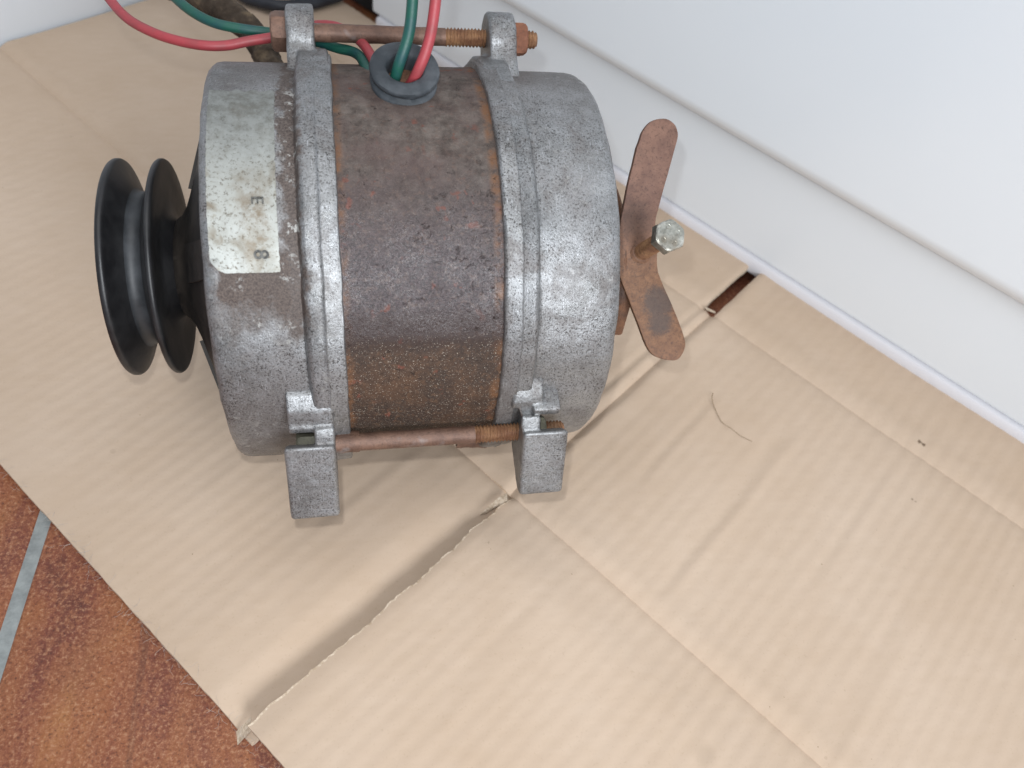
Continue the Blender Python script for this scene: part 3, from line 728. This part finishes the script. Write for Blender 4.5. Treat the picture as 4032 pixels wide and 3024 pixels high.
for i in range(len(SPc)):
    a, b, c, d = SPc[i-1], SPc[i], SPc[(i+1) % len(SPc)], SPc[(i+2) % len(SPc)]
    for t_ in (0, .33, .67): SPd.append(.5*((2*b)+(c-a)*t_+(2*a-5*b+4*c-d)*t_*t_+(3*b-3*c+d-a)*t_**3))
for _ in range(5): SPd = [(SPd[i-1]+SPd[i]*2+SPd[(i+1) % len(SPd)])/4 for i in range(len(SPd))]
for p in SPd:
    p = Vector(p); A.append(p+noise.noise_vector(p*.3)*.25)
f0 = [bm.verts.new(p) for p in A]; f1 = [bm.verts.new(p-NB*2.6) for p in A]
bm.faces.new(f0); bm.faces.new(f1[::-1]); n = len(A)
for i in range(n): bm.faces.new((f0[i], f1[i], f1[(i+1) % n], f0[(i+1) % n]))
bmesh.ops.recalc_face_normals(bm, faces=bm.faces)
sharp = [e for e in bm.edges if e.calc_face_angle(0) > 1.0]
bmesh.ops.bevel(bm, geom=sharp, offset=.45, segments=2, profile=.5, affect='EDGES')
def mat_strap():
    t = NT('rusted_strap_plate'); o = t.xyz()
    mid = t.noise(160, 5, .65); fine = t.noise(1100, 5, .7); st = t.noise(420, 5, .7)
    col = t.mix(t.ramp(mid, [(.35, 0), (.65, 1)]), (.130, .068, .050), (.210, .114, .080))
    col = t.mix(t.band(o[2], .07, .107, .012), col, t.mix(t.ramp(st, [(.35, 0), (.65, 1)]), (.135, .066, .036), (.225, .115, .060)))
    def spot(c, r, e):
        n = t.t.nodes.new('ShaderNodeVectorMath'); n.operation = 'DISTANCE'; t.lk(t.tc.outputs['Object'], n.inputs[0])
        n.inputs[1].default_value = tuple((Vector(c)-OFF['generator'])*S)
        d = t.math('MULTIPLY_ADD', t.noise(500, 5, .75), .006, t.math('MULTIPLY_ADD', mid, .005, t.math('ADD', n.outputs['Value'], -.0055))); return t.band(d, -1, r, e)
    k = t.math('MAXIMUM', spot((93, -39, 92), .0062, .0018), t.math('MULTIPLY', spot((84, -17, 115), .0060, .003), .4))
    k = t.math('MAXIMUM', k, spot((94, -44, 86), .0050, .0018))
    col = t.mix(t.math('MULTIPLY', k, .75), col, (.060, .048, .044))
    col = t.mix(t.ramp(fine, [(.35, .7), (.48, 0)]), col, (.06, .03, .02))
    return t.done(col, t.math('MULTIPLY_ADD', fine, .3, .50), .1, t.bump(t.math('MULTIPLY_ADD', fine, .6, mid), .25, .8))
M['strap'] = mat_strap()
br = bm_obj('strap_bracket', bm, M['strap'], G, True, 30)
prism('bracket_tab', [(-14, 96), (-34, 96), (-36, 70), (-14, 70)], 'X', 79.5, 84.5, M['rust'], G, 1, 2, .2)
PB, PH = cen, Vector((86.9, -40.2, 128.0))
ax = (PH-PB).normalized()
hb = screw('adjusting_bolt', PB-ax*3, PH-ax*3.6, 3.3, 1.25, .5, M['rustthread'], G)
hd = hexhead('hexagon_head', PH-ax*4.2, ax, 10.6, 4.4, M['zinc'], hb, rot=.30)
# raised grade marks on the head
a_, b_ = frame_for(ax)
for k in range(4):
    th = .5+k*1.45; c = PH+ax*.15+(a_*math.cos(th)+b_*math.sin(th))*3.1
    ring = [c+(a_*math.cos(q)+b_*math.sin(q))*.75 for q in [2*math.pi*i/12 for i in range(13)]]
    tube('grade_mark', ring, .16, M['zinc'], hb, 6, False)
# washers' worth of rust under it
tube('bolt_washer', [PB+ax*(-.2+.25*i) for i in range(5)], lambda t_, th, p: 4.4-(.9*t_), M['strap'], G, 24)

# grommet
GN = (-F_+R_*(.20)+U_*(.44)).normalized()
_r = (F_+R_*((874-1106)/1715.6)+U_*(-(152-829.5)/1715.6)).normalized()
_d = 285.0
while True:                                  # slide it down until it rests on the casing
    GC = CAMP+_r*_d; _a, _b = frame_for(GN)
    if min((GC-GN*6+(_a*math.cos(q*.2)+_b*math.sin(q*.2))*11.2-AX).yz.length for q in range(32)) < 74.9 or _d > 330: break
    _d += .25
ga, gb = frame_for(GN)
def ring_surface(name, prof, c, nrm, mat, parent, n=72, wob=.25):
    a, b = frame_for(nrm); vs, fs = [], []; m_ = len(prof)
    for i in range(n):
        th = 2*math.pi*i/n
        for (r, h) in prof:
            e = a*math.cos(th)+b*math.sin(th)
            p = c+e*(r+wob*noise.noise(e*2+Vector((h, 0, 0))))+nrm*h
            vs.append(p)
    for i in range(n):
        for j in range(m_):
            k = (i+1) % n; j2 = (j+1) % m_; fs.append((i*m_+j, i*m_+j2, k*m_+j2, k*m_+j))
    return mesh(name, vs, fs, mat, parent, True, 50)
ring_surface('rubber_grommet', [(6.0, -5.6), (5.9, -3), (5.9, 0), (6.2, 1.0), (7.0, 1.45), (10.6, 1.5), (11.4, 1.1), (11.6, .2), (11.4, -.8), (10.6, -1.3), (9.4, -1.6), (9.0, -2.4), (9.3, -3.2), (10.8, -3.6), (11.3, -4.3), (11.2, -5.2), (10.4, -5.7), (7, -6.0)], GC, GN, M['rubber'], G)
tube('cable_port', [GC-GN*(5.6+k*1.2) for k in range(8)], 8.2, M['rust'], G, 28)
# wires
def at(q, z): pass
def gp(r_, u_, n_): return tuple(GC+R_*r_+U_*u_+GN*n_)
red = [gp(11, 52, 60), gp(10.4, 31, 34), gp(9.6, 18, 16), gp(8.0, 6.5, 7), gp(4.6, -.6, 1.5), gp(1.0, -1.5, -6), gp(-5, 2.5, -11), (-14, 41, 148.5), (-23, 56, 147), (-33, 60, 145), (-44, 57, 142.5), (-55.6, 55.2, 141), (-64, 53.3, 140), (-72, 52.9, 140), (-81, 55.5, 140), (-90.2, 60.7, 140), (-100, 70, 140), (-108, 83, 141), (-118, 104, 143)]
grn = [gp(2.4, 52, 60), gp(2.2, 31, 34), gp(2.0, 18, 16), gp(1.2, 8, 7), gp(-1.8, 1.0, 2), gp(-4.2, -.8, -6), gp(-9, 1, -10), (-16, 38, 146.2), (-24, 47, 144), (-33, 55, 142), (-46, 61, 141), (-58, 62.5, 141.5), (-68, 65, 142), (-76, 71, 142.5), (-83, 80, 143), (-90, 92, 144), (-100, 114, 146)]
tube('red_wire', catmull(red, 12), 1.82, M['redwire'], G, 14)
tube('green_wire', catmull(grn, 12), 1.86, M['greenwire'], G, 14)
# taped harness, running from behind the casing up to the left
hp = catmull([(-44, 72, 92), (-50, 92, 101), (-52.5, 100, 104), (-57, 110, 108), (-64, 120, 112), (-74, 131, 114), (-88, 143, 114), (-105, 158, 112)], 16)
def hr(t_, th, p):
    wrap = (t_*9+th/(2*math.pi)) % 1
    return 5.1+.9*t_+.55*wrap+.7*noise.noise(Vector((th*.8, t_*9, 2)))+.35*noise.noise(p*.5)
tube('taped_harness', hp, hr, M['cloth'], G, 40)
